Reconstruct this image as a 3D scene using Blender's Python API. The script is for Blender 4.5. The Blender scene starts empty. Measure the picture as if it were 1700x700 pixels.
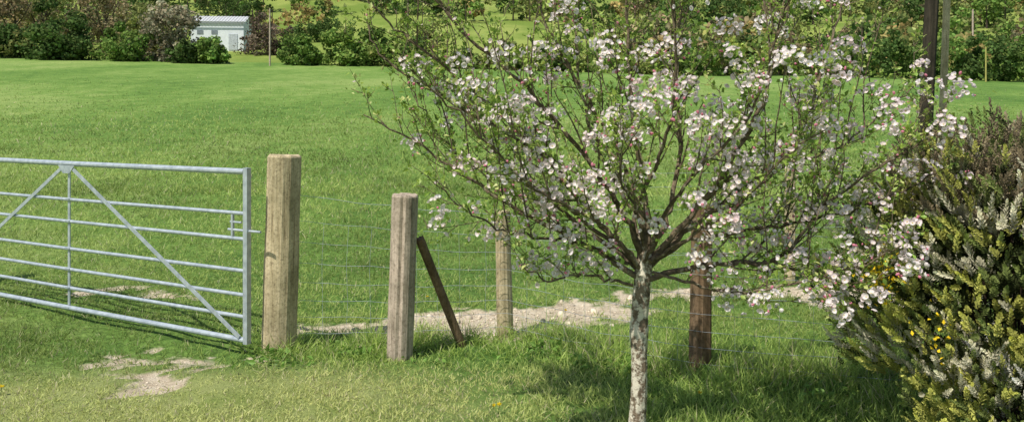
import bpy, math, random
import numpy as np
from mathutils import Vector
random.seed(7); rng=np.random.default_rng(7)
S=bpy.context.scene
CAMH=1.55

# ---------------------------------------------------------------- helpers
_G=rng.random((256,256))
def vnoise(x,y,s=1.0,o=0):
    x=np.asarray(x,float)/s+37.3+o*11.7; y=np.asarray(y,float)/s+91.1+o*5.3
    xi=np.floor(x).astype(int); yi=np.floor(y).astype(int); fx=x-xi; fy=y-yi
    fx=fx*fx*(3-2*fx); fy=fy*fy*(3-2*fy)
    a=_G[xi%256,yi%256];b=_G[(xi+1)%256,yi%256];c=_G[xi%256,(yi+1)%256];d=_G[(xi+1)%256,(yi+1)%256]
    return (a*(1-fx)+b*fx)*(1-fy)+(c*(1-fx)+d*fx)*fy
def gz(x,y):
    x=np.asarray(x,float); y=np.asarray(y,float)
    t=np.clip(y-8,0,76)
    z=0.0855*t*t/(t+6)-0.023*np.clip(x,-90,90)*(t/71)
    h=np.clip(y-93,0,260)
    z=z+0.215*h*h/(h+12)
    z=z+(vnoise(x,y,45,1)-.5)*5*np.clip((y-95)/60,0,1)
    z=z+(vnoise(x,y,14,2)-.5)*0.5*np.clip((y-14)/30,0,1)
    z=z+(vnoise(x,y,.9,3)-.5)*0.05+(vnoise(x,y,.3,4)-.5)*0.025
    return z
def seg(px,py,pts,w):
    d=np.full(px.shape,9.0)
    for (a,b) in zip(pts[:-1],pts[1:]):
        ax,ay,aw=a; bx,by,bw=b
        l=(bx-ax)**2+(by-ay)**2
        t=np.clip(((px-ax)*(bx-ax)+(py-ay)*(by-ay))/l,0,1)
        dd=np.hypot(px-ax-t*(bx-ax),py-ay-t*(by-ay))-(aw+t*(bw-aw))
        d=np.minimum(d,dd)
    return d
SOIL=[[(-1.5,5.85,.16),(-.9,5.9,.24),(-.2,6.0,.38),(.3,6.1,.38),(.8,6.45,.22),(1.2,6.9,.16),(1.9,7.05,.14),(2.6,6.9,.2),(3.6,6.8,.2),(5.5,6.9,.25)],
      [(-2.5,5.12,.05),(-2.1,5.02,.12),(-1.75,4.98,.08)],[(-1.80,4.92,.12),(-1.95,4.70,.15),(-2.08,4.5,.08)],
      [(-3.6,6.95,.06),(-3.2,6.85,.12),(-2.8,6.8,.05)]]
def soil(x,y):
    x=np.asarray(x,float);y=np.asarray(y,float)
    d=np.full(x.shape,9.0)
    for p in SOIL: d=np.minimum(d,seg(x,y,p,0))
    d=d+(vnoise(x,y,.22,5)-.5)*.42+(vnoise(x,y,.07,6)-.5)*.26
    return np.clip(.5-d/.24,0,1)

class Geo:
    def __init__(s): s.V=[];s.L=[];s.N=[];s.C=[];s.M=[];s.n=0
    def add(s,V,faces,col=(1,1,1),m=0):
        V=np.asarray(V,float).reshape(-1,3)
        for f in faces: s.L.append(np.asarray(f)+s.n); s.N.append(np.array([len(f)])); s.M.append(np.array([m]))
        c=np.asarray(col,float)
        s.C.append(np.broadcast_to(c,(len(V),3)) if c.ndim==1 else c)
        s.V.append(V); s.n+=len(V)
    def scatter(s,tv,tf,R,pos,col,m=0):
        tv=np.asarray(tv,float); N=len(pos); k=len(tv)
        V=np.einsum('nij,kj->nki',R,tv)+pos[:,None,:]
        fl=np.concatenate([np.asarray(f) for f in tf]); sz=np.array([len(f) for f in tf])
        L=(fl[None,:]+np.arange(N)[:,None]*k+s.n).ravel()
        s.V.append(V.reshape(-1,3)); s.L.append(L); s.N.append(np.tile(sz,N)); s.M.append(np.full(N*len(sz),m))
        col=np.asarray(col,float)
        if col.ndim==2: col=np.repeat(col[:,None,:],k,1)
        s.C.append(col.reshape(-1,3)); s.n+=N*k
    def build(s,name,mats,smooth=False):
        V=np.concatenate(s.V);L=np.concatenate(s.L).astype(np.int32);N=np.concatenate(s.N).astype(np.int32)
        C=np.concatenate(s.C);M=np.concatenate(s.M).astype(np.int32)
        me=bpy.data.meshes.new(name)
        me.vertices.add(len(V)); me.vertices.foreach_set("co",V.astype(np.float32).ravel())
        me.loops.add(len(L)); me.loops.foreach_set("vertex_index",L)
        st=np.concatenate([[0],np.cumsum(N)[:-1]]).astype(np.int32)
        me.polygons.add(len(N)); me.polygons.foreach_set("loop_start",st)
        me.polygons.foreach_set("material_index",M)
        me.polygons.foreach_set("use_smooth",np.full(len(N),smooth))
        me.update(calc_edges=True)
        a=me.color_attributes.new("Col",'FLOAT_COLOR','POINT')
        a.data.foreach_set("color",np.concatenate([C,np.ones((len(C),1))],1).astype(np.float32).ravel())
        for m in mats: me.materials.append(m)
        o=bpy.data.objects.new(name,me); S.collection.objects.link(o); return o

def basis(d,roll=None):
    """matrices whose Y column is direction d"""
    d=d/np.linalg.norm(d,axis=1,keepdims=True)
    r=rng.normal(size=d.shape) if roll is None else roll
    x=np.cross(d,r); x/=np.linalg.norm(x,axis=1,keepdims=True)+1e-9
    z=np.cross(x,d)
    return np.stack([x,d,z],2)
def tube(geo,pts,rad,sides=6,col=(1,1,1),m=0,cap=True):
    P=np.asarray(pts,float); n=len(P); rad=np.broadcast_to(np.asarray(rad,float),(n,))
    T=np.gradient(P,axis=0); T/=np.linalg.norm(T,axis=1,keepdims=True)+1e-9
    ref=np.array([0.13,0.21,1.0]) if abs(T[0,2])<.9 else np.array([1.0,.2,.1])
    V=[]
    a=np.arange(sides)*2*math.pi/sides
    for i in range(n):
        u=np.cross(T[i],ref); u/=np.linalg.norm(u); w=np.cross(T[i],u)
        V.append(P[i]+rad[i]*(np.cos(a)[:,None]*u+np.sin(a)[:,None]*w))
    V=np.concatenate(V)
    i=np.arange(n-1)[:,None]*sides; j=np.arange(sides)[None,:]; j2=(j+1)%sides
    F=np.stack([i+j,i+j2,i+sides+j2,i+sides+j],2).reshape(-1,4)
    geo.V.append(V); geo.L.append((F+geo.n).ravel()); geo.N.append(np.full(len(F),4)); geo.M.append(np.full(len(F),m))
    geo.C.append(np.broadcast_to(np.asarray(col,float),(len(V),3)).copy()); base=geo.n; geo.n+=len(V)
    if cap:
        for st,rev in ((0,False),((n-1)*sides,True)):
            f=np.arange(sides)+base+st
            geo.L.append(f[::-1] if not rev else f); geo.N.append(np.array([sides])); geo.M.append(np.array([m]))
def box(geo,c,s,col=(1,1,1),m=0,ax=None,ay=None,az=None):
    ax=np.array([1,0,0]) if ax is None else ax; ay=np.array([0,1,0]) if ay is None else ay; az=np.array([0,0,1]) if az is None else az
    c=np.array(c,float); V=[]
    for k in (-.5,.5):
        for (i,j) in ((-.5,-.5),(.5,-.5),(.5,.5),(-.5,.5)): V.append(c+i*s[0]*ax+j*s[1]*ay+k*s[2]*az)
    geo.add(V,[(3,2,1,0),(4,5,6,7),(0,1,5,4),(1,2,6,5),(2,3,7,6),(3,0,4,7)],col,m)
def bez(pts,n=24):
    P=np.asarray(pts,float); out=[]
    Q=np.vstack([2*P[0]-P[1],P,2*P[-1]-P[-2]])
    for i in range(1,len(Q)-2):
        for t in np.linspace(0,1,max(3,n//(len(P)-1)),endpoint=False):
            out.append(.5*((2*Q[i])+(-Q[i-1]+Q[i+1])*t+(2*Q[i-1]-5*Q[i]+4*Q[i+1]-Q[i+2])*t*t+(-Q[i-1]+3*Q[i]-3*Q[i+1]+Q[i+2])*t**3))
    out.append(P[-1]); return np.array(out)

# ---------------------------------------------------------------- materials
def mat(name):
    m=bpy.data.materials.new(name); m.use_nodes=True; nt=m.node_tree
    for n in list(nt.nodes):
        if n.type!='OUTPUT_MATERIAL': nt.nodes.remove(n)
    return m,nt,nt.nodes['Material Output']
def N(nt,t,**k):
    n=nt.nodes.new(t)
    for a,b in k.items():
        if a.startswith('_'): setattr(n,a[1:],b)
        else: n.inputs[a.replace('__',' ')].default_value=b
    return n
def foliage_mat(name,trans=.35,rough=.55,spec=.3,noise=None):
    m,nt,out=mat(name); L=nt.links
    at=N(nt,'ShaderNodeAttribute',_attribute_name="Col")
    p=N(nt,'ShaderNodeBsdfPrincipled',Roughness=rough); p.inputs['Specular IOR Level'].default_value=spec
    col=at.outputs['Color']
    if noise:
        no=N(nt,'ShaderNodeTexNoise',Scale=noise); tc=N(nt,'ShaderNodeTexCoord'); L.new(tc.outputs['Object'],no.inputs['Vector'])
        mr=N(nt,'ShaderNodeMapRange'); mr.inputs[3].default_value=.6; mr.inputs[4].default_value=1.4
        L.new(no.outputs['Fac'],mr.inputs[0])
        mx=N(nt,'ShaderNodeVectorMath',_operation='SCALE'); L.new(col,mx.inputs[0]); L.new(mr.outputs[0],mx.inputs['Scale']); col=mx.outputs[0]
    L.new(col,p.inputs['Base Color'])
    if trans>0:
        tr=N(nt,'ShaderNodeBsdfTranslucent'); mi=N(nt,'ShaderNodeMixShader',Fac=trans); L.new(col,tr.inputs['Color'])
        L.new(p.outputs[0],mi.inputs[1]); L.new(tr.outputs[0],mi.inputs[2]); L.new(mi.outputs[0],out.inputs[0])
    else: L.new(p.outputs[0],out.inputs[0])
    return m
M_grass=foliage_mat('grass_blades',.35,.5,.35)
M_leaf=foliage_mat('leaf',.4,.45,.4)
M_petal=foliage_mat('petal',.42,.7,.1)
M_far=foliage_mat('distant_foliage',.3,.8,.1,.7)
M_heath=foliage_mat('heather',.2,.8,.1)

def ramp(nt,stops):
    r=nt.nodes.new('ShaderNodeValToRGB'); e=r.color_ramp.elements
    while len(e)<len(stops): e.new(.5)
    for q,(p,c) in zip(e,stops): q.position=p; q.color=(*c,1)
    return r
def wood_mat(name,c1,c2,c3,bump=.5,zs=1.2):
    m,nt,out=mat(name); L=nt.links
    tc=N(nt,'ShaderNodeTexCoord'); mp=N(nt,'ShaderNodeMapping'); mp.inputs['Scale'].default_value=(22,22,zs)
    L.new(tc.outputs['Object'],mp.inputs[0])
    n1=N(nt,'ShaderNodeTexNoise',Scale=2.2,Detail=8.0,Roughness=.7); L.new(mp.outputs[0],n1.inputs['Vector'])
    n2=N(nt,'ShaderNodeTexNoise',Scale=6.0,Detail=4.0); L.new(tc.outputs['Object'],n2.inputs['Vector'])
    n3=N(nt,'ShaderNodeTexNoise',Scale=55.0,Detail=6.0,Roughness=.8); L.new(tc.outputs['Object'],n3.inputs['Vector'])
    r=ramp(nt,[(.30,c3),(.43,c2),(.66,c1)]); L.new(n1.outputs['Fac'],r.inputs[0])
    r2=ramp(nt,[(.3,(.60,.60,.53)),(.65,(1.1,1.08,1.02))]); L.new(n2.outputs['Fac'],r2.inputs[0])
    r3=ramp(nt,[(.36,(.5,.48,.45)),(.52,(1.08,1.07,1.05))]); L.new(n3.outputs['Fac'],r3.inputs[0])
    mx=N(nt,'ShaderNodeMixRGB',_blend_type='MULTIPLY',Fac=1.0); L.new(r.outputs[0],mx.inputs[1]); L.new(r2.outputs[0],mx.inputs[2])
    mx3=N(nt,'ShaderNodeMixRGB',_blend_type='MULTIPLY',Fac=.9); L.new(mx.outputs[0],mx3.inputs[1]); L.new(r3.outputs[0],mx3.inputs[2])
    p=N(nt,'ShaderNodeBsdfPrincipled',Roughness=.85); p.inputs['Specular IOR Level'].default_value=.2
    L.new(mx3.outputs[0],p.inputs['Base Color'])
    b=N(nt,'ShaderNodeBump',Strength=bump,Distance=.01); L.new(n1.outputs['Fac'],b.inputs['Height']); L.new(b.outputs[0],p.inputs['Normal'])
    L.new(p.outputs[0],out.inputs[0]); return m
M_post=wood_mat('weathered_timber',(.62,.54,.38),(.48,.40,.26),(.13,.10,.06),.8)
M_postg=wood_mat('grey_timber',(.58,.49,.42),(.45,.375,.315),(.17,.13,.10),.8)
M_postb=wood_mat('brown_timber',(.27,.19,.125),(.18,.12,.075),(.05,.033,.02),.8)
M_dark=wood_mat('tarred_timber',(.07,.058,.042),(.04,.034,.025),(.015,.012,.01),.8)

def bark_mat(name,l0,l1,lc):
    m,nt,out=mat(name); L=nt.links
    tc=N(nt,'ShaderNodeTexCoord')
    n1=N(nt,'ShaderNodeTexNoise',Scale=38.0,Detail=6.0,Roughness=.65); L.new(tc.outputs['Object'],n1.inputs['Vector'])
    n2=N(nt,'ShaderNodeTexNoise',Scale=24.0,Detail=6.0,Roughness=.7); L.new(tc.outputs['Object'],n2.inputs['Vector'])
    at=N(nt,'ShaderNodeAttribute',_attribute_name="Col")
    r=ramp(nt,[(.32,(.35,.33,.3)),(.6,(1.25,1.2,1.1))]); L.new(n1.outputs['Fac'],r.inputs[0])
    mx=N(nt,'ShaderNodeMixRGB',_blend_type='MULTIPLY',Fac=1.0); L.new(at.outputs['Color'],mx.inputs[1]); L.new(r.outputs[0],mx.inputs[2])
    li=ramp(nt,[(l0,(0,0,0)),(l1,(.9,.9,.9))]); L.new(n2.outputs['Fac'],li.inputs[0])
    mx2=N(nt,'ShaderNodeMixRGB'); L.new(li.outputs[0],mx2.inputs[0]); L.new(mx.outputs[0],mx2.inputs[1]); mx2.inputs[2].default_value=(*lc,1)
    p=N(nt,'ShaderNodeBsdfPrincipled',Roughness=.9); p.inputs['Specular IOR Level'].default_value=.15
    L.new(mx2.outputs[0],p.inputs['Base Color'])
    b=N(nt,'ShaderNodeBump',Strength=.8,Distance=.008); L.new(n1.outputs['Fac'],b.inputs['Height']); L.new(b.outputs[0],p.inputs['Normal'])
    L.new(p.outputs[0],out.inputs[0]); return m
M_bark=bark_mat('apple_bark',.56,.64,(.32,.30,.21))
M_trunk=bark_mat('apple_trunk_bark',.46,.55,(.72,.66,.52))
def galv():
    m,nt,out=mat('galvanised_steel'); L=nt.links
    tc=N(nt,'ShaderNodeTexCoord')
    n1=N(nt,'ShaderNodeTexNoise',Scale=25.0,Detail=5.0); L.new(tc.outputs['Object'],n1.inputs['Vector'])
    r=ramp(nt,[(.3,(.34,.39,.43)),(.7,(.55,.605,.64))]); L.new(n1.outputs['Fac'],r.inputs[0])
    p=N(nt,'ShaderNodeBsdfPrincipled',Metallic=.35,Roughness=.42); L.new(r.outputs[0],p.inputs['Base Color'])
    L.new(p.outputs[0],out.inputs[0]); return m
M_galv=galv()
def plain(name,c,rough=.8,metal=0,ns=8,var=.25):
    m,nt,out=mat(name); L=nt.links
    tc=N(nt,'ShaderNodeTexCoord'); n1=N(nt,'ShaderNodeTexNoise',Scale=float(ns),Detail=6.0); L.new(tc.outputs['Object'],n1.inputs['Vector'])
    r=ramp(nt,[(.3,tuple(v*(1-var) for v in c)),(.7,tuple(min(.9,v*(1+var)) for v in c))]); L.new(n1.outputs['Fac'],r.inputs[0])
    p=N(nt,'ShaderNodeBsdfPrincipled',Roughness=rough,Metallic=metal); L.new(r.outputs[0],p.inputs['Base Color']); L.new(p.outputs[0],out.inputs[0]); return m

def ground_mat():
    m,nt,out=mat('meadow_ground'); L=nt.links
    tc=N(nt,'ShaderNodeTexCoord'); at=N(nt,'ShaderNodeAttribute',_attribute_name="Col")
    sp=N(nt,'ShaderNodeSeparateColor'); L.new(at.outputs['Color'],sp.inputs[0])   # r soil  g far-hill  b near-lawn
    def noise(sc,det=6.,ro=.6,stretch=None):
        n=N(nt,'ShaderNodeTexNoise',Scale=sc,Detail=det,Roughness=ro)
        if stretch:
            mp=N(nt,'ShaderNodeMapping'); mp.inputs['Scale'].default_value=stretch; L.new(tc.outputs['Object'],mp.inputs[0]); L.new(mp.outputs[0],n.inputs['Vector'])
        else: L.new(tc.outputs['Object'],n.inputs['Vector'])
        return n
    nb=noise(.10,5.,.6,(1,.5,1)); nm=noise(1.1,9.,.8); nf=noise(16.,8.,.75); ns=noise(14.,8.,.75)
    g=ramp(nt,[(.40,(.088,.178,.038)),(.5,(.158,.268,.058)),(.59,(.260,.350,.105))]); 
    mixn=N(nt,'ShaderNodeMath',_operation='MULTIPLY_ADD'); L.new(nb.outputs['Fac'],mixn.inputs[0]); mixn.inputs[1].default_value=.5
    h=N(nt,'ShaderNodeMath',_operation='MULTIPLY'); L.new(nm.outputs['Fac'],h.inputs[0]); h.inputs[1].default_value=.5; L.new(h.outputs[0],mixn.inputs[2])
    L.new(mixn.outputs[0],g.inputs[0])
    fr=ramp(nt,[(.35,(.5,.52,.5)),(.65,(1.4,1.38,1.3))]); L.new(nf.outputs['Fac'],fr.inputs[0])
    gm=N(nt,'ShaderNodeMixRGB',_blend_type='MULTIPLY',Fac=1.0); L.new(g.outputs[0],gm.inputs[1]); L.new(fr.outputs[0],gm.inputs[2])
    lawn=ramp(nt,[(.35,(.22,.29,.07)),(.65,(.44,.46,.19))]); L.new(nm.outputs['Fac'],lawn.inputs[0])
    ml=N(nt,'ShaderNodeMixRGB'); L.new(sp.outputs[2],ml.inputs[0]); L.new(gm.outputs[0],ml.inputs[1]); L.new(lawn.outputs[0],ml.inputs[2])
    hill=ramp(nt,[(.4,(.15,.22,.04)),(.6,(.26,.31,.075))]); L.new(nb.outputs['Fac'],hill.inputs[0])
    mh=N(nt,'ShaderNodeMixRGB'); L.new(sp.outputs[1],mh.inputs[0]); L.new(ml.outputs[0],mh.inputs[1]); L.new(hill.outputs[0],mh.inputs[2])
    so=ramp(nt,[(.28,(.30,.225,.15)),(.5,(.64,.54,.39)),(.7,(.80,.72,.57))]); L.new(ns.outputs['Fac'],so.inputs[0])
    add=N(nt,'ShaderNodeMath',_operation='MULTIPLY_ADD'); L.new(nf.outputs['Fac'],add.inputs[0]); add.inputs[1].default_value=1.0; add.inputs[2].default_value=-.5
    ad2=N(nt,'ShaderNodeMath',_operation='ADD'); L.new(sp.outputs[0],ad2.inputs[0]); L.new(add.outputs[0],ad2.inputs[1])
    st=N(nt,'ShaderNodeMapRange'); st.inputs[1].default_value=.25; st.inputs[2].default_value=.6; L.new(ad2.outputs[0],st.inputs[0])
    ms=N(nt,'ShaderNodeMixRGB'); L.new(st.outputs[0],ms.inputs[0]); L.new(mh.outputs[0],ms.inputs[1]); L.new(so.outputs[0],ms.inputs[2])
    p=N(nt,'ShaderNodeBsdfPrincipled',Roughness=.95); p.inputs['Specular IOR Level'].default_value=.1
    L.new(ms.outputs[0],p.inputs['Base Color'])
    b=N(nt,'ShaderNodeBump',Strength=.9,Distance=.05); L.new(nf.outputs['Fac'],b.inputs['Height']); L.new(b.outputs[0],p.inputs['Normal'])
    L.new(p.outputs[0],out.inputs[0]); return m

# ---------------------------------------------------------------- terrain
def axis(lo,hi,step,end_lo,end_hi,gr=1.07):
    a=list(np.arange(lo,hi,step)); s=step; v=a[-1]
    while v<end_hi: s*=gr; v+=s; a.append(v)
    s=step; v=a[0]; pre=[]
    while v>end_lo: s*=gr; v-=s; pre.append(v)
    return np.array(pre[::-1]+a)
xs=axis(-5,4.5,.06,-900,900); ys=axis(3.2,8.5,.06,-60,1200,1.045)
X,Y=np.meshgrid(xs,ys); Z=gz(X,Y); so=soil(X,Y); Z=Z-so*.03
nx,ny=len(xs),len(ys)
V=np.stack([X,Y,Z],2).reshape(-1,3)
i=np.arange(ny-1)[:,None]*nx; j=np.arange(nx-1)[None,:]
F=np.stack([i+j,i+j+1,i+nx+j+1,i+nx+j],2).reshape(-1,4)
g=Geo(); g.V.append(V); g.L.append(F.ravel()); g.N.append(np.full(len(F),4)); g.M.append(np.zeros(len(F),int)); g.n=len(V)
lawn=np.clip((5.0-Y+.25*(vnoise(X,Y,.6,8)-.5))/.5,0,1)*np.clip((.2-X)/1.2,0,1)
g.C.append(np.stack([so,np.clip((Y-90)/12,0,1),lawn],2).reshape(-1,3))
g.build('meadow_ground',[ground_mat()],True)

# ---------------------------------------------------------------- grass
FENCE=[(-1.42,5.3,0),(-.04,5.62,0),(1.13,4.78,0),(3.7,4.35,0)]
tv=[(-.5,0,0),(.5,0,0),(-.36,.55,.07),(.36,.55,.07),(.0,1,.28)]
tf=[(0,1,3,2),(2,3,4)]
def grass(n,y0,y1,pw,fade=None):
    u=rng.random(n); a=1-pw
    y=(y0**a+u*(y1**a-y0**a))**(1/a)
    x=(rng.random(n)*2-1)*(y*.72+1.2)
    k=vnoise(x,y,.12,9)*.6+vnoise(x,y,.35,10)*.4
    keep=(soil(x,y)<.2+.6*rng.random(n))&(k+rng.random(n)*.5>.42)
    keep&=~((seg(x,y,[(-3.6,6.2,.1),(-1.8,5.1,.12)],0)<.15)&(rng.random(n)<.6))
    keep&=~((seg(x,y,[(-2.6,5.0,.1),(-1.7,4.7,.25)],0)<.25)&(rng.random(n)<.45))
    if fade: keep&=rng.random(n)>np.clip((y-fade)/(y1-fade),0,1)
    x=x[keep];y=y[keep];k=k[keep];n=len(x)
    d=seg(x,y,FENCE,0)
    tall=np.clip(1-d/.40,0,1)
    right=np.clip((x-(-.2))/.9,0,1)*np.clip((y-3.2)/.8,0,1)*np.clip((5.6-y)/.6,0,1)
    lawnm=np.clip((5.1-y)/.4,0,1)*(1-right)*(1-tall)
    base=.046+.014*np.clip((y-6)/6,0,1)
    h=base*(1-lawnm)+.030*lawnm+tall*.10*(.1+k*1.8)+right*.030*(.3+1.4*k)
    h*=(.55+.9*rng.random(n))*(.55+.9*k)
    h*=np.clip(y/8,1,1.8)*(1-.5*np.clip((y-25)/40,0,1))
    w=.0046*np.clip(y/6,1,5)*(.7+.6*rng.random(n))
    z=gz(x,y)-.004
    up=np.stack([rng.normal(0,.75,n),rng.normal(0,.75,n),np.ones(n)],1)
    R=basis(up)
    R=R*np.stack([w,h,h],1)[:,None,:]
    q=rng.random(n); big=vnoise(x,y,.8,12)*.5+vnoise(x,y,2.7,13)*.5; big=np.clip((big-.5)*2.0+.5,0,1); t=rng.random(n)[:,None]
    dark=np.array([.135,.245,.042]); lite=np.array([.38,.50,.105]); yel=np.array([.60,.63,.22]); straw=np.array([.64,.58,.34])
    c=dark*(1-t)+lite*t
    c=c*(.68+.66*big[:,None])
    yw=np.clip(lawnm*(.2+.9*big)+.12+.26*big*(y>5.6),0,1)[:,None]
    c=c*(1-yw)+yel*yw
    s=(q<.05+.13*lawnm+.09*tall)[:,None]; c=np.where(s,straw*(.6+.6*t),c)
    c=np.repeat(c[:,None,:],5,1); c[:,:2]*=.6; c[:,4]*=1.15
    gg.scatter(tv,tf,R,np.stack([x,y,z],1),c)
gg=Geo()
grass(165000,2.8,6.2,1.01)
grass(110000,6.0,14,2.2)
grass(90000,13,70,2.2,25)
m=2600; x=rng.uniform(-1.7,3.2,m); y=np.interp(x,[-1.42,-.04,1.13,3.7],[5.2,5.4,4.6,4.2])+rng.normal(0,.16,m)-.05
kk=vnoise(x,y,.25,14)>.55; x=x[kk];y=y[kk]; m=len(x)
lt=[(0,0,0),(-.30,.42,.09),(0,.48,0),(.30,.42,.09),(0,1,-.06)]
lf=[(0,2,1),(0,3,2),(1,2,4),(2,3,4)]
gg.scatter(lt,lf,basis(rng.normal(size=(m,3))*[1,1,.4]+[0,0,.5])*rng.uniform(.025,.055,(m,1,1)),np.stack([x,y,gz(x,y)+rng.uniform(0,.05,m)],1),np.array([.17,.30,.055])*rng.uniform(.6,1.4,(m,1)))
gg.build('grass',[M_grass])

# stones on bare earth
g=Geo()
ic=[(0,0,1),(.89,0,.45),(.28,.85,.45),(-.72,.53,.45),(-.72,-.53,.45),(.28,-.85,.45),(.72,.53,-.45),(-.28,.85,-.45),(-.89,0,-.45),(-.28,-.85,-.45),(.72,-.53,-.45),(0,0,-1)]
icf=[(0,1,2),(0,2,3),(0,3,4),(0,4,5),(0,5,1),(1,6,2),(2,7,3),(3,8,4),(4,9,5),(5,10,1),(6,7,2),(7,8,3),(8,9,4),(9,10,5),(10,6,1),(11,7,6),(11,8,7),(11,9,8),(11,10,9),(11,6,10)]
x=rng.uniform(-4,4,11000); y=rng.uniform(4.3,7.6,11000); k=soil(x,y)>.3; x=x[k];y=y[k]; n=len(x)
R=basis(rng.normal(size=(n,3)))*(rng.uniform(.003,.011,(n,1,1))*rng.uniform(.6,1.3,(n,1,3)))
R[:, :, :]*=np.where((rng.random(n)<.07)&(y>5.5),3.4,1)[:,None,None]
g.scatter(ic,icf,R,np.stack([x,y,gz(x,y)-.026],1),np.array([.66,.57,.44])*rng.uniform(.5,1.2,(n,1)))
g.build('path_stones',[foliage_mat('stone',0,.9,.1)],True)

# ---------------------------------------------------------------- gate
g=Geo()
A=np.array([-1.705,5.17]); Bp=np.array([-4.92,6.92])
ln=np.linalg.norm(Bp-A); dx,dy=(Bp-A)/ln; z0=.085
def gp(s,z,off=0): return (A[0]+dx*s-dy*off, A[1]+dy*s+dx*off, z0+z)
for h,r in zip((0,.15,.29,.445,.65,.815,1.085),(.018,.0125,.0125,.0125,.0125,.0125,.020)):
    tube(g,[gp(.02,h),gp(ln*.5,h-.004),gp(ln-.02,h)],r,12)
ax=np.array([dx,dy,0]); ay=np.array([-dy,dx,0])
for s in (0,ln): box(g,gp(s,.545),(.036,.036,1.13),ax=ax,ay=ay)
box(g,gp(1.86,.545),(.024,.008,1.06),ax=ax,ay=ay)
for s0,s1 in ((1.80,.05),(1.92,ln-.05)):
    p=np.array(gp(s0,1.05,.018));q=np.array(gp(s1,.02,.018)); d=q-p;l=np.linalg.norm(d);d/=l
    box(g,(p+q)/2,(l,.007,.027),ax=d,ay=ay,az=np.cross(d,ay))
g.add([gp(1.76,1.07,.026),gp(1.96,1.07,.026),gp(1.90,1.01,.026),gp(1.82,1.01,.026),gp(1.76,1.07,.022),gp(1.96,1.07,.022),gp(1.90,1.01,.022),gp(1.82,1.01,.022)],
      [(0,1,2,3),(7,6,5,4),(0,4,5,1),(2,6,7,3),(1,5,6,2),(3,7,4,0)])
box(g,gp(.13,.73,.0),(.016,.016,.16),ax=ax,ay=ay)
tube(g,[gp(.17,.705),gp(-.12,.705)],.008,8); tube(g,[gp(.15,.755),gp(.05,.755)],.007,8)
for h in (.0,.15,.29,.445,.65,.815): box(g,gp(1.86,h,.0),(.045,.038,.012),ax=ax,ay=ay)
for h in (.2,.95): tube(g,[gp(ln,h),gp(ln+.14,h)],.012,8)
g.build('metal_field_gate',[M_galv])

# ---------------------------------------------------------------- posts
def post(name,base,top,r,m,r2=None,sides=28,flat=0,seed=0,sink=.25,rough=.03):
    rr=np.random.default_rng(seed+5)
    b=np.array(base,float); t=np.array(top,float); b[2]-=sink
    ax=(t-b); L=np.linalg.norm(ax); ax/=L
    u=np.cross(ax,[0,1,0.01]);u/=np.linalg.norm(u); w=np.cross(u,ax)
    ang=np.arange(sides)*2*math.pi/sides
    prof=1+rough*(rr.random(sides)-.5)*2
    for c in rr.integers(0,sides,3): prof[c]*=.90
    zs=list(np.linspace(0,L-.012,26))+[L]
    V=[]
    for k,z in enumerate(zs):
        rad=(r+((r2 or r)-r)*z/L)*prof*(1+.012*np.sin(z*9+seed)+.01*(rr.random(sides)-.5))
        if k==len(zs)-1: rad=rad*.93
        cx=np.cos(ang)*rad; cy=np.sin(ang)*rad
        if flat: cy=np.clip(cy,-r*(1-flat),None)
        V.append(b+ax*z+cx[:,None]*u+cy[:,None]*w+ (ax*(rr.random((sides,1))-.5)*.014 if k==len(zs)-1 else 0))
    V.append((b+ax*(L+.002))[None,:])
    V=np.concatenate(V); n=len(zs); F=[]
    for a in range(n-1):
        for c in range(sides): F.append((a*sides+c,a*sides+(c+1)%sides,(a+1)*sides+(c+1)%sides,(a+1)*sides+c))
    F+= [((n-1)*sides+c,(n-1)*sides+(c+1)%sides,n*sides) for c in range(sides)]
    g=Geo(); 
    org=b.copy(); g.add(V-org,F)
    o=g.build(name,[m],False); o.location=org
    return o
post('wooden_gate_post',(-1.545,5.3,0),(-1.50,5.3,1.27),.112,M_post,.105,seed=1,flat=.05)
post('wooden_gate_post',(-5.15,7.03,0),(-5.15,7.03,1.3),.11,M_post,seed=2)
post('wooden_fence_post',(-.725,5.12,0),(-.682,5.12,1.028),.083,M_postg,.083,seed=3)
post('wooden_fence_post',(-.042,5.66,0),(-.068,5.66,.86),.058,M_post,.052,seed=4)
post('wooden_fence_post',(1.122,4.82,0),(1.14,4.82,1.0),.066,M_postb,.058,seed=5,rough=.06)
post('wooden_fence_post',(3.72,4.38,0),(3.70,4.38,1.05),.06,M_postb,seed=6)
post('wooden_fence_post',(2.56,7.4,0),(2.56,7.4,1.12),.048,M_post,seed=8)
post('wooden_fence_post',(5.4,8.2,0),(5.4,8.2,1.15),.055,M_post,seed=9)
post('fence_strut',(-.26,5.46,.02),(-.60,5.2,.74),.030,M_postb,sides=16,seed=10)

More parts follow.
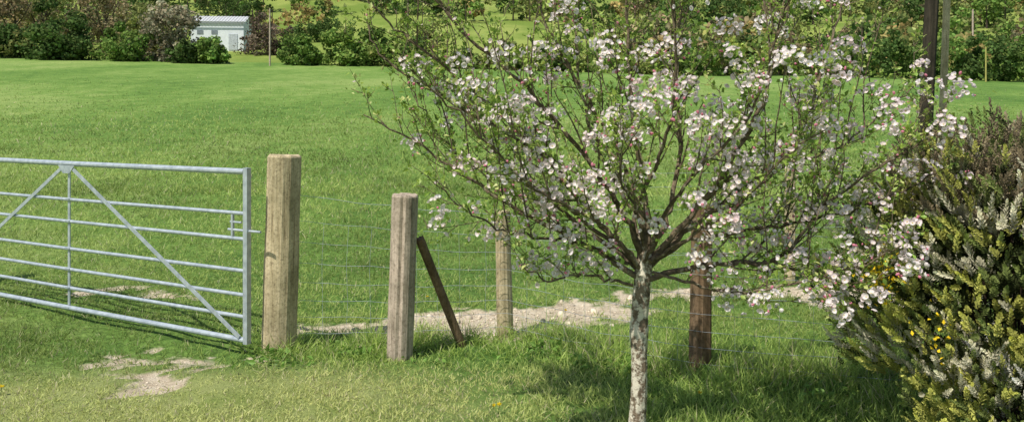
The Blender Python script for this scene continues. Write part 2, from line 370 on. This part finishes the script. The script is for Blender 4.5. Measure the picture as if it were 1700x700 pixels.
# wires
g=Geo()
def zf(i): return [1.0,.84,.86,.86][i]
hs=[.08,.19,.30,.42,.55,.69,.83,1.0]
pts=[(-1.42,5.36),(-.04,5.58),(1.13,4.74),(3.7,4.31)]
for h in hs:
    for k in range(3):
        a=np.array([*pts[k],h*zf(k)]);b=np.array([*pts[k+1],h*zf(k+1)])
        ph=rng.uniform(0,6)
        P=[a+(b-a)*t+np.array([0,0,-.03*math.sin(math.pi*t)*(1 if k==2 else .5)+.007*math.sin(t*19+ph)*math.sin(math.pi*t)]) for t in np.linspace(0,1,16)]
        tube(g,P,.0014 if h<1 else .0018,3,cap=False)
for k in range(3):
    a=np.array(pts[k]);b=np.array(pts[k+1]);L=np.linalg.norm(b-a); n=int(L/.15)
    for q in range(1,n):
        t=q/n+rng.normal()*.006; p=a+(b-a)*t; zz=(zf(k)+(zf(k+1)-zf(k))*t); sg=-.03*math.sin(math.pi*t)*(1 if k==2 else .5)
        tube(g,[(p[0]+rng.normal()*.008,p[1],.08*zz+sg),(p[0]+rng.normal()*.006,p[1],.3*zz+sg),(p[0]+rng.normal()*.006,p[1],.55*zz+sg),(p[0]+rng.normal()*.008,p[1],.83*zz+sg)],.0011,3,cap=False)
for h in (.3,.5,.7,.9,1.02):
    tube(g,[(1.2,7.0,h),(2.56,7.36,h-.01),(4,7.75,h-.02),(5.4,8.16,h),(9,9.2,h)],.0016,3,cap=False)
g.build('wire_fence',[M_galv])

# ---------------------------------------------------------------- apple tree
TB=np.array([.60,3.88,0.0])
g=Geo()
BC=np.array([.15,.12,.085])
def cm(x,z,d=0): return TB+np.array([x/100,d/100,z/100])
trunk=bez([cm(-2,-10,0),cm(0,0),cm(1.5,25),cm(1.5,50,1),cm(3,72,1),cm(5,92,2)],20)
tr=np.interp(np.linspace(0,1,len(trunk)),[0,.1,.3,.8,1],[.056,.048,.042,.043,.034])
tr=tr*(1+.06*rng.normal(size=len(tr)))
tube(g,trunk,tr,14,(.19,.15,.11),3)
limbs=[ # (pts(x,z) in cm from the trunk foot, end depth, start radius)
 ([(-0,76),(-22,90),(-47,103),(-75,120),(-104,140),(-130,154)],-10,.015),
 ([(1,82),(-14,97),(-30,114),(-58,142),(-98,165),(-127,185),(-136,206)],25,.016),
 ([(3,86),(-6,104),(-18,123),(-47,160),(-81,191),(-104,217),(-112,236)],-35,.017),
 ([(5,90),(0,112),(-9,137),(-30,174),(-47,208),(-53,236)],15,.015),
 ([(6,92),(4,115),(0,140),(-4,180),(-6,222),(-5,255)],-5,.015),
 ([(7,88),(17,108),(24,137),(24,180),(30,225),(33,250)],40,.016),
 ([(7,84),(26,106),(47,137),(61,174),(70,219),(75,240)],-20,.016),
 ([(6,80),(24,97),(55,120),(81,145),(95,180),(104,208),(108,230)],15,.016),
 ([(4,74),(20,79),(38,83),(67,88),(84,112),(112,134),(135,148)],-25,.015),
 ([(30,82),(60,84),(86,82),(104,90),(118,104)],-40,.009),
 ([(3,78),(-10,95),(-25,108),(-50,122),(-78,150),(-100,172)],-70,.012),
 ([(6,88),(10,105),(20,125),(40,150),(50,185),(55,220)],-70,.012),
 ([(4,86),(-2,110),(-15,135),(-22,165),(-25,200),(-22,235)],75,.012),
 ([(6,84),(30,100),(60,112),(85,130),(110,160),(122,185)],70,.012),
 ([(0,80),(-20,98),(-45,115),(-70,135),(-90,165),(-108,195)],70,.012),
 ([(4,90),(0,112),(10,140),(12,170),(8,210),(10,240)],-55,.012),
 ([(-2,72),(-14,76),(-30,80),(-44,80),(-56,88)],-35,.008),
 ([(-10,88),(-40,110),(-66,126),(-92,138),(-112,168)],20,.011),
 ([(8,78),(32,73),(56,74),(78,82),(92,78)],-45,.008),
 ([(6,82),(30,95),(58,100),(88,106),(118,116),(142,130)],-15,.010),
 ([(-4,82),(-28,94),(-50,99),(-72,108),(-90,124)],-55,.009),
 ([(60,125),(82,132),(104,140),(128,158),(148,170)],20,.008),
 ([(-30,120),(-62,150),(-96,180),(-120,200),(-134,222)],-20,.010),
 ([(2,80),(8,96),(-4,112),(-14,128),(-8,150)],-60,.009),
 ([(8,84),(24,98),(40,112),(52,132),(70,150)],-60,.009),
]
spurs=[]
def grow(P,r0,r1,level):
    n=len(P); rad=np.linspace(r0,r1,n)
    tube(g,P,rad,8 if level==0 else (5 if level==1 else 4),BC*(.75+.45*rng.random()),cap=level<1)
    L=np.linalg.norm(np.diff(P,axis=0),axis=1); cum=np.concatenate([[0],np.cumsum(L)]); tot=cum[-1]
    def at(s):
        p=np.array([np.interp(s,cum,P[:,k]) for k in range(3)]); k=max(0,min(n-2,int(np.searchsorted(cum,s,side='right')-1)))
        return p,(P[k+1]-P[k])/(L[k]+1e-9),np.interp(s,cum,rad)
    if level==0:
        s=.2*tot*rng.uniform(.8,1.2)
        while s<tot*.99:
            p,d,r=at(s)
            o=rng.normal(size=3); o-=d*np.dot(o,d); o/=np.linalg.norm(o)
            rel=p-(TB+np.array([.05,0,.8])); rel/=np.linalg.norm(rel)
            dd=d*.55+o*.60+np.array([0,0,.48])+rel*.3
            if rng.random()<.15: dd[2]-=1.0
            dd/=np.linalg.norm(dd)
            ll=rng.uniform(.16,.5)*(1.1-.45*s/tot)
            branch(p,dd,ll,r*.5,1)
            s+=rng.uniform(.048,.10)
        for q in range(2 if tot>.9 else 0):
            p,d,r=at(tot*rng.uniform(.35,.85)); branch(p,np.array([d[0]*.3+rng.normal()*.1,d[1]*.3+rng.normal()*.1,1.0]),rng.uniform(.5,.85),.0045,1)
        spurs.append((P[-1],P[-1]-P[-2],1))
    elif level==1:
        s=.03
        while s<tot:
            p,d,r=at(s)
            o=rng.normal(size=3); o-=d*np.dot(o,d); o/=np.linalg.norm(o)
            dd=d*.5+o*.8+np.array([0,0,.25]); dd/=np.linalg.norm(dd)
            if rng.random()<.45: branch(p,dd,rng.uniform(.02,.11),max(.0014,r*.55),2)
            else: spurs.append((p+dd*.01,dd,.7))
            s+=rng.uniform(.025,.056)
        spurs.append((P[-1],P[-1]-P[-2],1))
    else:
        spurs.append((P[-1],P[-1]-P[-2],1)); 
        if tot>.07: spurs.append((at(tot*.5)[0],at(tot*.5)[1],.7))
def branch(p,d,l,r,level):
    n=7 if level==1 else 4
    P=[p]; dd=d/np.linalg.norm(d)
    for k in range(n-1):
        dd=dd+rng.normal(size=3)*.11+np.array([0,0,.09]); dd/=np.linalg.norm(dd); P.append(P[-1]+dd*l/(n-1))
    grow(np.array(P),max(r,.0022),max(.0010,r*.35),level)
for pts_,dep,r in limbs:
    n=len(pts_)
    Q=[cm(a,b,dep*(k/(n-1))**1.1+rng.normal()*1.2) for k,(a,b) in enumerate(pts_)]
    P=bez(Q,30); P[3:-1]+=rng.normal(size=(len(P)-4,3))*.006
    grow(P,r,.0028,0)
sp=np.array([s[0] for s in spurs]); sd=np.array([s[1]/np.linalg.norm(s[1]) for s in spurs]); sw=np.array([s[2] for s in spurs])
print('spurs',len(sp))
nl=rng.poisson(4.3*sw+.7); idx=np.repeat(np.arange(len(sp)),nl); n=len(idx)
d=sd[idx]*.5+rng.normal(size=(n,3))*.75+np.array([0,0,.25])
pos=sp[idx]+rng.normal(size=(n,3))*.010
sz=rng.uniform(.012,.036,n)
R=basis(d,roll=np.tile([0.,0,1.],(n,1))+rng.normal(size=(n,3))*.5)
R=R*np.stack([sz,sz,sz],1)[:,None,:]
t=rng.random((n,1)); c=np.array([.15,.26,.038])*(1-t)+np.array([.40,.53,.10])*t
young=(rng.random(n)<.22)[:,None]; c=np.where(young,np.array([.58,.62,.22]),c)
g.scatter(lt,lf,R,pos,c,1)
# blossom
pet=[(0,0,0),(-.42,.5,.16),(0,.5,.04),(.42,.5,.16),(-.30,.93,.34),(.30,.93,.34)]
pf=[(0,2,1),(0,3,2),(1,2,4),(2,5,4),(2,3,5)]
FV=[];FF=[]
for k in range(5):
    a=k*2*math.pi/5; el=math.radians(24)
    for v in pet:
        y=v[1]*math.cos(el)-v[2]*math.sin(el); z=v[1]*math.sin(el)+v[2]*math.cos(el); x=v[0]
        FV.append((x*math.cos(a)-y*math.sin(a), x*math.sin(a)+y*math.cos(a), z))
    FF+=[tuple(q+k*6 for q in f) for f in pf]
base=len(FV)
for k in range(6): a=k*math.pi/3; FV.append((.16*math.cos(a),.16*math.sin(a),.14))
FV.append((0,0,.3)); FF+=[(base+k,base+(k+1)%6,base+6) for k in range(6)]
fcol=np.ones((len(FV),3)); fcol[base:]=[.78,.72,.35]
for k in range(5): fcol[k*6]=[.88,.88,.75]; fcol[k*6+4]=[.99,.90,.92]; fcol[k*6+5]=[1,.93,.95]
rel=sp-TB
score=np.exp(-(np.clip(np.abs(rel[:,2]-1.28)-.38,0,9)/.28)**2)+.04
score*=np.where(rel[:,0]>-.9,1,.3)*np.where(rel[:,0]>.75,1.3,1)*np.where(rel[:,2]<1.1,1.8,1)
score*=np.where(rel[:,1]<.1,2.6,.5)*np.where(rel[:,0]>1.25,.4,1)
cell=np.round(rel[:,[0,2]]/.16).astype(int); _,inv,cnt=np.unique(cell,axis=0,return_inverse=True,return_counts=True)
score/=np.sqrt(cnt[inv.ravel()])
chosen=[]
order=rng.permutation(len(sp))
pr=score/score.max()
for k in np.concatenate([order]*8):
    if len(chosen)>=185: break
    if rng.random()<pr[k] and (not chosen or np.min(np.linalg.norm((sp[chosen]-sp[k])*[1,.45,1],axis=1))>.100): chosen.append(k)
print('clusters',len(chosen))
P=[];D=[];Cc=[];Sz=[]; BP=[];BD=[];BCc=[];BS=[];LP=[]
for k in chosen:
    m=int(rng.integers(7,38)); ctr=sp[k]+sd[k]*.02; rad=.020+.00165*m; cp=rng.random()**1.5*.7
    for q in range(m):
        o=rng.normal(size=3); o/=np.linalg.norm(o); o=o+np.array([-.2,-.4,.4])*.7; o/=np.linalg.norm(o)
        P.append(ctr+o*rad*rng.uniform(.4,1.15)*np.array([1.2,1,.85])); D.append(o+np.array([-.15,-.2,.25])+rng.normal(size=3)*.35); Sz.append(rng.uniform(.013,.020))
        pk=np.clip(rng.random()**2*.5+cp,0,1)
        Cc.append(np.array([.93,.90,.885])*(1-pk*.45)+np.array([.88,.66,.70])*pk*.45)
    for q in range(8):
        LP.append(ctr+rng.normal(size=3)*rad*.8)
    for q in range(int(rng.integers(0,6))):
        o=rng.normal(size=3);o/=np.linalg.norm(o); BP.append(ctr+o*rad*1.15);BD.append(o);BCc.append([.74,.30,.39]);BS.append(rng.uniform(.005,.009))
for k in rng.choice(len(sp),520,replace=False,p=pr/pr.sum()):
    P.append(sp[k]+rng.normal(size=3)*.01);D.append(sd[k]+np.array([-.1,-.4,.3])+rng.normal(size=3)*.4);Sz.append(rng.uniform(.011,.018));Cc.append([.90,.81,.80])
for k in rng.choice(len(sp),260,replace=False):
    BP.append(sp[k]+rng.normal(size=3)*.01);BD.append(sd[k]);BCc.append([.72,.34,.40]);BS.append(rng.uniform(.004,.008))
P=np.array(P);D=np.array(D);Sz=np.array(Sz);Cc=np.array(Cc)
B0=basis(D); R=np.stack([B0[:,:,0],B0[:,:,2],B0[:,:,1]],2)*Sz[:,None,None]
R=R*rng.uniform(.75,1.15,(len(R),1,3))
colf=Cc[:,None,:]*fcol[None]
g.scatter(FV,FF,R,P,colf,2)
BP=np.array(BP);BS=np.array(BS)
g.scatter(ic,icf,basis(np.array(BD))*BS[:,None,None]*np.array([.8,1.2,.8])[None,None,:],BP,np.array(BCc),2)
LP=np.array(LP); n=len(LP)
g.scatter(lt,lf,basis(rng.normal(size=(n,3))+[0,-.3,.4])*rng.uniform(.018,.036,(n,1,1)),LP,np.array([.26,.40,.07])*rng.uniform(.6,1.4,(n,1)),1)
g.build('apple_tree',[M_bark,M_leaf,M_petal,M_trunk])

# ---------------------------------------------------------------- heather bush
g=Geo()
HC=np.array([2.60,3.95,.58]); HR=np.array([.90,.75,.80])
pv=[];pfx=[]
rr=np.random.default_rng(3)
K=30
for k in range(K):
    h=k/K; a=k*2.4; r=.55*(1-h**2.5)*(.7+.5*rr.random())+.08
    c=np.array([math.cos(a)*r*.2,h*.9,math.sin(a)*r*.2]); tip=np.array([math.cos(a)*r,h*.9+.14,math.sin(a)*r])
    s=np.array([-math.sin(a),0,math.cos(a)])*.27
    b=len(pv); pv+=[c,(c+tip)/2+s*.7+np.array([0,.02,0]),tip,(c+tip)/2-s*.7]; pfx.append((b,b+1,b+2,b+3))
def heather(n,HC,HR,shell,lmin,lmax,wmin,wmax,core=False):
    d=rng.normal(size=(n,3)); d/=np.linalg.norm(d,axis=1,keepdims=True); d[:,2]=np.where(d[:,2]<-.45,-d[:,2],d[:,2])
    e=2.7; sup=(np.abs(d)**e).sum(1)**(-1/e)
    th=np.arctan2(d[:,1],d[:,0])
    lump=.80+.34*vnoise(th*1.6,d[:,2]*2.2,.42,20)
    f=1-shell*rng.random(n)**1.6
    pos=HC+d*sup[:,None]*HR*(f*lump)[:,None]
    pos[:,2]=np.maximum(pos[:,2],.04)
    dr=d*HR*np.array([.85,.85,.3])+np.array([0,0,.6])+rng.normal(size=(n,3))*.28
    ln_=rng.uniform(lmin,lmax,n)*(1+.6*(rng.random(n)<.15)); wd=rng.uniform(wmin,wmax,n)
    R=basis(dr)*np.stack([wd,ln_,wd],1)[:,None,:]
    zz=pos[:,2]; xx=pos[:,0]; q=rng.random(n); patch=vnoise(xx,zz,.13,21); p2=vnoise(xx,zz,.2,23)
    green=np.array([.27,.33,.10]);yg=np.array([.66,.66,.17]);cream=np.array([.82,.77,.56]);brown=np.array([.36,.29,.18]);dk=np.array([.08,.10,.035]);white=np.array([.88,.85,.74])
    c=np.tile(green,(n,1))
    c[(q<.25)]=dk
    top=np.clip((zz-.9)/.25,0,1); c=np.where((rng.random(n)<top*.6)[:,None],brown,c)
    c=np.where(((p2>.50)&(rng.random(n)<.5))[:,None],yg*.85,c)
    lowl=(zz<.8)&(xx<2.3)&(rng.random(n)<.5); c=np.where(lowl[:,None],yg,c)
    mid=(zz>.35)&(zz<1.1)&(patch>.60)&(rng.random(n)<.75); c=np.where(mid[:,None],cream,c)
    rt=(xx>2.1)&(zz<.6)&(patch>.48)&(rng.random(n)<.7); c=np.where(rt[:,None],white,c)
    c=np.where((rng.random(n)<.06)[:,None],cream,c)
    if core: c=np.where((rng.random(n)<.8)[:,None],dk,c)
    c=c*rng.uniform(.65,1.15,(n,1))
    cc=np.repeat(c[:,None,:],len(pv),1)
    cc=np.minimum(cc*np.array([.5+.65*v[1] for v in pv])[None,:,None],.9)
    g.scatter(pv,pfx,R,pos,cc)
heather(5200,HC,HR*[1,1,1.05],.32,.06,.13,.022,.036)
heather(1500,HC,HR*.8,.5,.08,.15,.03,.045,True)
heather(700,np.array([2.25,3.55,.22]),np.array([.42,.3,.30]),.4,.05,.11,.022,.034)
for k in range(60):
    dd=rng.normal(size=3); dd[2]=abs(dd[2])+.5; dd/=np.linalg.norm(dd)
    tube(g,bez([HC*[1,1,0]+rng.normal(size=3)*[.12,.12,0],HC*[1,1,0]+dd*HR*.6,HC+dd*HR*.75*[1,1,.9]],8),.006,4,(.05,.035,.025))
for cx,cy,cz,m in ((1.66,3.62,.84,110),(1.80,3.45,.62,20)):
    p=np.stack([rng.normal(cx,.035,m),rng.normal(cy,.06,m),rng.normal(cz,.06,m)],1)
    g.scatter(lt,lf,basis(rng.normal(size=(m,3)))*.024,p,np.tile([.90,.62,.03],(m,1)))
g.build('tree_heather_bush',[M_heath])

# dandelions
g=Geo()
for (x,y) in [(-.10,4.12),(-.07,4.14),(-.7,6.6),(.4,6.1),(-2.8,4.4),(1.0,4.3)]:
    z=float(gz(x,y)); tube(g,[(x,y,z),(x+.005,y,z+.05)],.0015,4,(.1,.2,.04))
    m=14; dd=rng.normal(size=(m,3))*[1,1,.25]+[0,0,.5]
    g.scatter(lt,lf,basis(dd)*.016,np.tile([x+.005,y,z+.05],(m,1)),np.tile([.8,.62,.03],(m,1)))
g.build('dandelion_flowers',[M_petal])

# ---------------------------------------------------------------- poles
def pole(name,x,y,r,h,m,lean=0):
    z=float(gz(x,y)); return post(name,(x,y,z),(x+lean,y,z+h),r,m,r*.85,sides=18,sink=.3,rough=.10,seed=int(abs(x)*3))
pole('utility_pole',5.06,10.0,.085,7.5,M_dark,.40)
pole('timber_pole',5.48,10.35,.045,7.2,M_post,.28)
pole('timber_pole',-23.8,79,.09,5.6,M_postg)
pole('timber_pole',58.5,102,.13,9,M_postg)
pole('marker_post',46,78,.07,3.4,plain('yellow_paint',(.40,.36,.10)))

# ---------------------------------------------------------------- distant foliage
qt=[(-.5,-.28,0),(.1,-.5,.05),(.5,.0,0),(.12,.46,.06),(-.42,.3,0)]; qf=[(0,1,2,3,4)]
def crown(g,c,R,n,sz,col,nsub=26,var=.35,skirt=False):
    c=np.array(c,float);R=np.array(R,float)
    d=rng.normal(size=(nsub,3)); d/=np.linalg.norm(d,axis=1,keepdims=True)
    if not skirt: d[:,2]=np.where(d[:,2]<-.7,-d[:,2],d[:,2])
    sc=c+d*R*rng.uniform(.35,.9,(nsub,1)); sr=R.mean()*rng.uniform(.16,.42,nsub)
    sb=1+var*(rng.random(nsub)*2-1)
    k=rng.integers(0,nsub,n); dd=rng.normal(size=(n,3)); dd/=np.linalg.norm(dd,axis=1,keepdims=True)
    p=sc[k]+dd*sr[k][:,None]*(rng.random((n,1))**.4)*np.array([1,1,.85])
    s=sz*rng.uniform(.45,1.3,n)
    cl=np.array(col)*(sb[k]*rng.uniform(.65,1.35,n))[:,None]
    cl[:,0]*=rng.uniform(.85,1.15,n)
    g.scatter(qt,qf,basis(dd+rng.normal(size=(n,3))*.7)[:,:,[0,2,1]]*s[:,None,None],p,cl,0)
def dtree(name,x,y,w,h,col,n=2600,trunkh=.05,sz=.28,low=0):
    g=Geo(); z=float(gz(x,y))
    if low==0:
        tube(g,bez([(x,y,z-.3),(x+.1,y,z+h*.35),(x-.1,y,z+h*.7)],8),np.linspace(.03*h,.008*h,9),7,(.10,.08,.06),1)
        for k in range(7):
            a=k*2.4; q=np.array([x,y,z+h*(.25+.04*k)]); e=q+np.array([math.cos(a)*w*.35,math.sin(a)*w*.35,h*.3])
            tube(g,bez([q,(q+e)/2+[0,0,-.03*h],e],5),.009*h,5,(.10,.08,.06),1)
        crown(g,(x,y,z+h*(.5+trunkh/2)),(w/2,w/2*.9,h*(1-trunkh)/2),n,sz,col)
    else:
        crown(g,(x,y,z+h*.42),(w/2,w/2*.8,h*.55),n,sz,col,skirt=True)
        crown(g,(x,y,z+h*.15),(w*.55,w/2*.8,h*.25),n//3,sz,np.array(col)*.85,skirt=True)
    return g.build(name,[M_far,M_bark])
DG=(.085,.14,.037);MG=(.17,.265,.06);YG=(.32,.38,.085);BR=(.29,.24,.13);RB=(.20,.155,.11);OL=(.24,.27,.085)
def east(b,d): return (b-850)/1334*d
for name,b,d,w,h,col,n,low in [
 ('hawthorn_bush',15,82,7,4.6,DG,2600,1),('oak_tree',25,92,10,8.5,BR,3000,0),
 ('hawthorn_bush',105,80,7.5,6.6,DG,4200,1),('oak_tree',70,96,10,10,OL,3000,0),
 ('willow_bush',205,80,5.8,4.4,MG,2800,1),('hazel_tree',278,82,7.6,6.6,(.34,.31,.20),3800,1),
 ('oak_tree',175,100,8,9.5,BR,2800,0),('oak_tree',252,116,10,8,OL,2600,0),
 ('willow_bush',352,80,4.2,3.3,MG,2200,1),('hawthorn_bush',305,79,3.6,2.4,DG,1400,1),
 ('copper_beech_tree',440,118,8.5,8,RB,3200,1),('oak_tree',375,146,13,9,DG,3400,0),
 ('willow_bush',500,81,4.6,3.3,MG,2200,1),('willow_bush',560,82,6,4.4,(.21,.31,.07),3000,1),('willow_bush',622,83,6,4.4,MG,2800,1),
 ('ash_tree',700,90,8,7,OL,2800,1),('hawthorn_bush',485,118,6,3.6,DG,1800,1),('hawthorn_bush',514,138,7,4.8,DG,1900,1),('hawthorn_bush',560,140,7,4.8,DG,1900,1)]:
    dtree(name,east(b,d),d,w,h,col,n,low=low)
g=Geo()
for k in range(48):
    b=650+k*23+rng.normal()*6; d=82+rng.normal()*1.5; x=east(b,d); z=float(gz(x,d))
    w=rng.uniform(4,6); h=rng.uniform(1.6,4.0) if b<1380 else rng.uniform(4.2,6.0)
    col=[DG,MG,YG,OL,MG][int(rng.integers(0,5))] if b<1350 else [DG,DG,(.10,.16,.04),MG][int(rng.integers(0,4))]
    crown(g,(x,d,z+h*.38),(w/2,w/2*.7,h*.6),1000,.28,col,14,skirt=True)
for k in range(17):
    b=-40+k*24+rng.normal()*6; d=84+rng.normal()*1.2; x=east(b,d); z=float(gz(x,d)); h=rng.uniform(1.8,3.4)
    crown(g,(x,d,z+h*.35),(2.4,1.6,h*.6),700,.26,[DG,MG,OL,BR][int(rng.integers(0,4))],12,skirt=True)
for k in range(22):
    x=-57-k*4.5; d=82+rng.normal()*2; z=float(gz(x,d)); h=rng.uniform(3.5,6)
    crown(g,(x,d,z+h*.4),(3.2,2.2,h*.6),500,.4,[DG,MG,OL][k%3],12,skirt=True)
g.build('hedgerow',[M_far])
g=Geo()
for k in range(600):
    y=90+rng.random()**1.3*140; b=rng.uniform(-350,2150); x=east(b,y)
    if b<620 and y<112: continue
    if 455<b<1000 and y<160 : continue
    if 280<b<=455 and y<150: continue
    if vnoise(x,y,26,31)<(.36 if b<1000 else .08): continue
    z=float(gz(x,y)); h=rng.uniform(5,9.5); w=h*rng.uniform(.8,1.2)
    col=[DG,MG,DG,OL,BR,OL,(.36,.29,.11)][int(rng.integers(0,7))]
    tube(g,[(x,y,z-.3),(x,y,z+h*.6)],[.2,.08],5,(.1,.08,.06),0)
    crown(g,(x,y,z+h*.45),(w/2,w/2,h*.52),420,.6,col,14,skirt=True)
g.build('hillside_woodland',[M_far])

# ---------------------------------------------------------------- buildings
def building(name,cx,cy,w,dp,eh,rh,rot,wallm,roofm):
    z=float(gz(cx,cy))-.3
    e=bpy.data.objects.new(name,None); S.collection.objects.link(e); e.location=(cx,cy,z); e.rotation_euler=(0,0,rot)
    def child(g,n,m):
        o=g.build(n,[m]); o.parent=e; return o
    g=Geo(); g.add([(-w/2,-dp/2,-1),(w/2,-dp/2,-1),(w/2,dp/2,-1),(-w/2,dp/2,-1),(-w/2,-dp/2,eh),(w/2,-dp/2,eh),(w/2,dp/2,eh),(-w/2,dp/2,eh),(-w/2,0,eh+rh),(w/2,0,eh+rh)],
      [(0,1,5,4),(2,3,7,6),(1,2,6,9,5),(3,0,4,8,7)]); child(g,'walls',wallm)
    g=Geo(); ov=.3
    for s in (-1,1):
        n=36
        for k in range(n):
            x0=-w/2-ov+(w+2*ov)*k/n; x1=x0+(w+2*ov)/n; zz=.05 if k%2 else .10
            g.add([(x0,s*(dp/2+ov),eh-ov*rh/(dp/2)+zz),(x1,s*(dp/2+ov),eh-ov*rh/(dp/2)+zz),(x1,0,eh+rh+zz),(x0,0,eh+rh+zz)],[(0,1,2,3) if s<0 else (3,2,1,0)])
    child(g,'roof',roofm)
    g=Geo(); box(g,(w*.30,-dp/2-.04,1.2),(1.3,.06,2.4)); child(g,'door',plain('door_paint',(.50,.54,.57)))
    g=Geo()
    for k in (-.32,-.05): box(g,(w*k,-dp/2-.03,eh*.62),(.9,.05,.6))
    child(g,'windows',plain('dark_glass',(.22,.25,.27),.2))
    g=Geo(); box(g,(0,-dp/2-ov-.06,eh-.28),(w+2*ov,.12,.1)); child(g,'gutter',plain('gutter',(.3,.32,.33)))
building('farm_barn',east(368,124),124,7.8,5.0,4.3,1.0,math.radians(5),plain('painted_render',(.78,.82,.86),.8,0,3,.08),plain('fibre_cement_roof',(.46,.48,.49)))

# ---------------------------------------------------------------- light, world, camera
sd_=np.array([-.42,-.46,0]); sd_/=np.linalg.norm(sd_); el=math.radians(58)
sv=Vector((sd_[0]*math.cos(el),sd_[1]*math.cos(el),math.sin(el)))
L=bpy.data.lights.new('sun','SUN'); L.energy=5.0; L.angle=math.radians(.53); L.color=(1,.95,.86)
lo=bpy.data.objects.new('sun',L); S.collection.objects.link(lo); lo.rotation_euler=(-sv).to_track_quat('-Z','Y').to_euler()
w=bpy.data.worlds.new("World"); S.world=w; w.use_nodes=True; nt=w.node_tree
sk=nt.nodes.new('ShaderNodeTexSky'); sk.sky_type='NISHITA'; sk.sun_disc=False; sk.sun_elevation=el; sk.sun_rotation=math.atan2(sv.x,sv.y)
bg=nt.nodes['Background']; bg.inputs[1].default_value=.115; nt.links.new(sk.outputs[0],bg.inputs[0])
S.view_settings.view_transform='Standard'; S.view_settings.look='None'; S.view_settings.exposure=0
cd=bpy.data.cameras.new('camera'); cam=bpy.data.objects.new('camera',cd); S.collection.objects.link(cam)
cam.location=(0,0,CAMH); cam.rotation_euler=(math.radians(90),0,0)
cd.sensor_width=36; cd.lens=28.25; cd.shift_y=-.0959; cd.clip_end=3000; cd.clip_start=.05
S.camera=cam
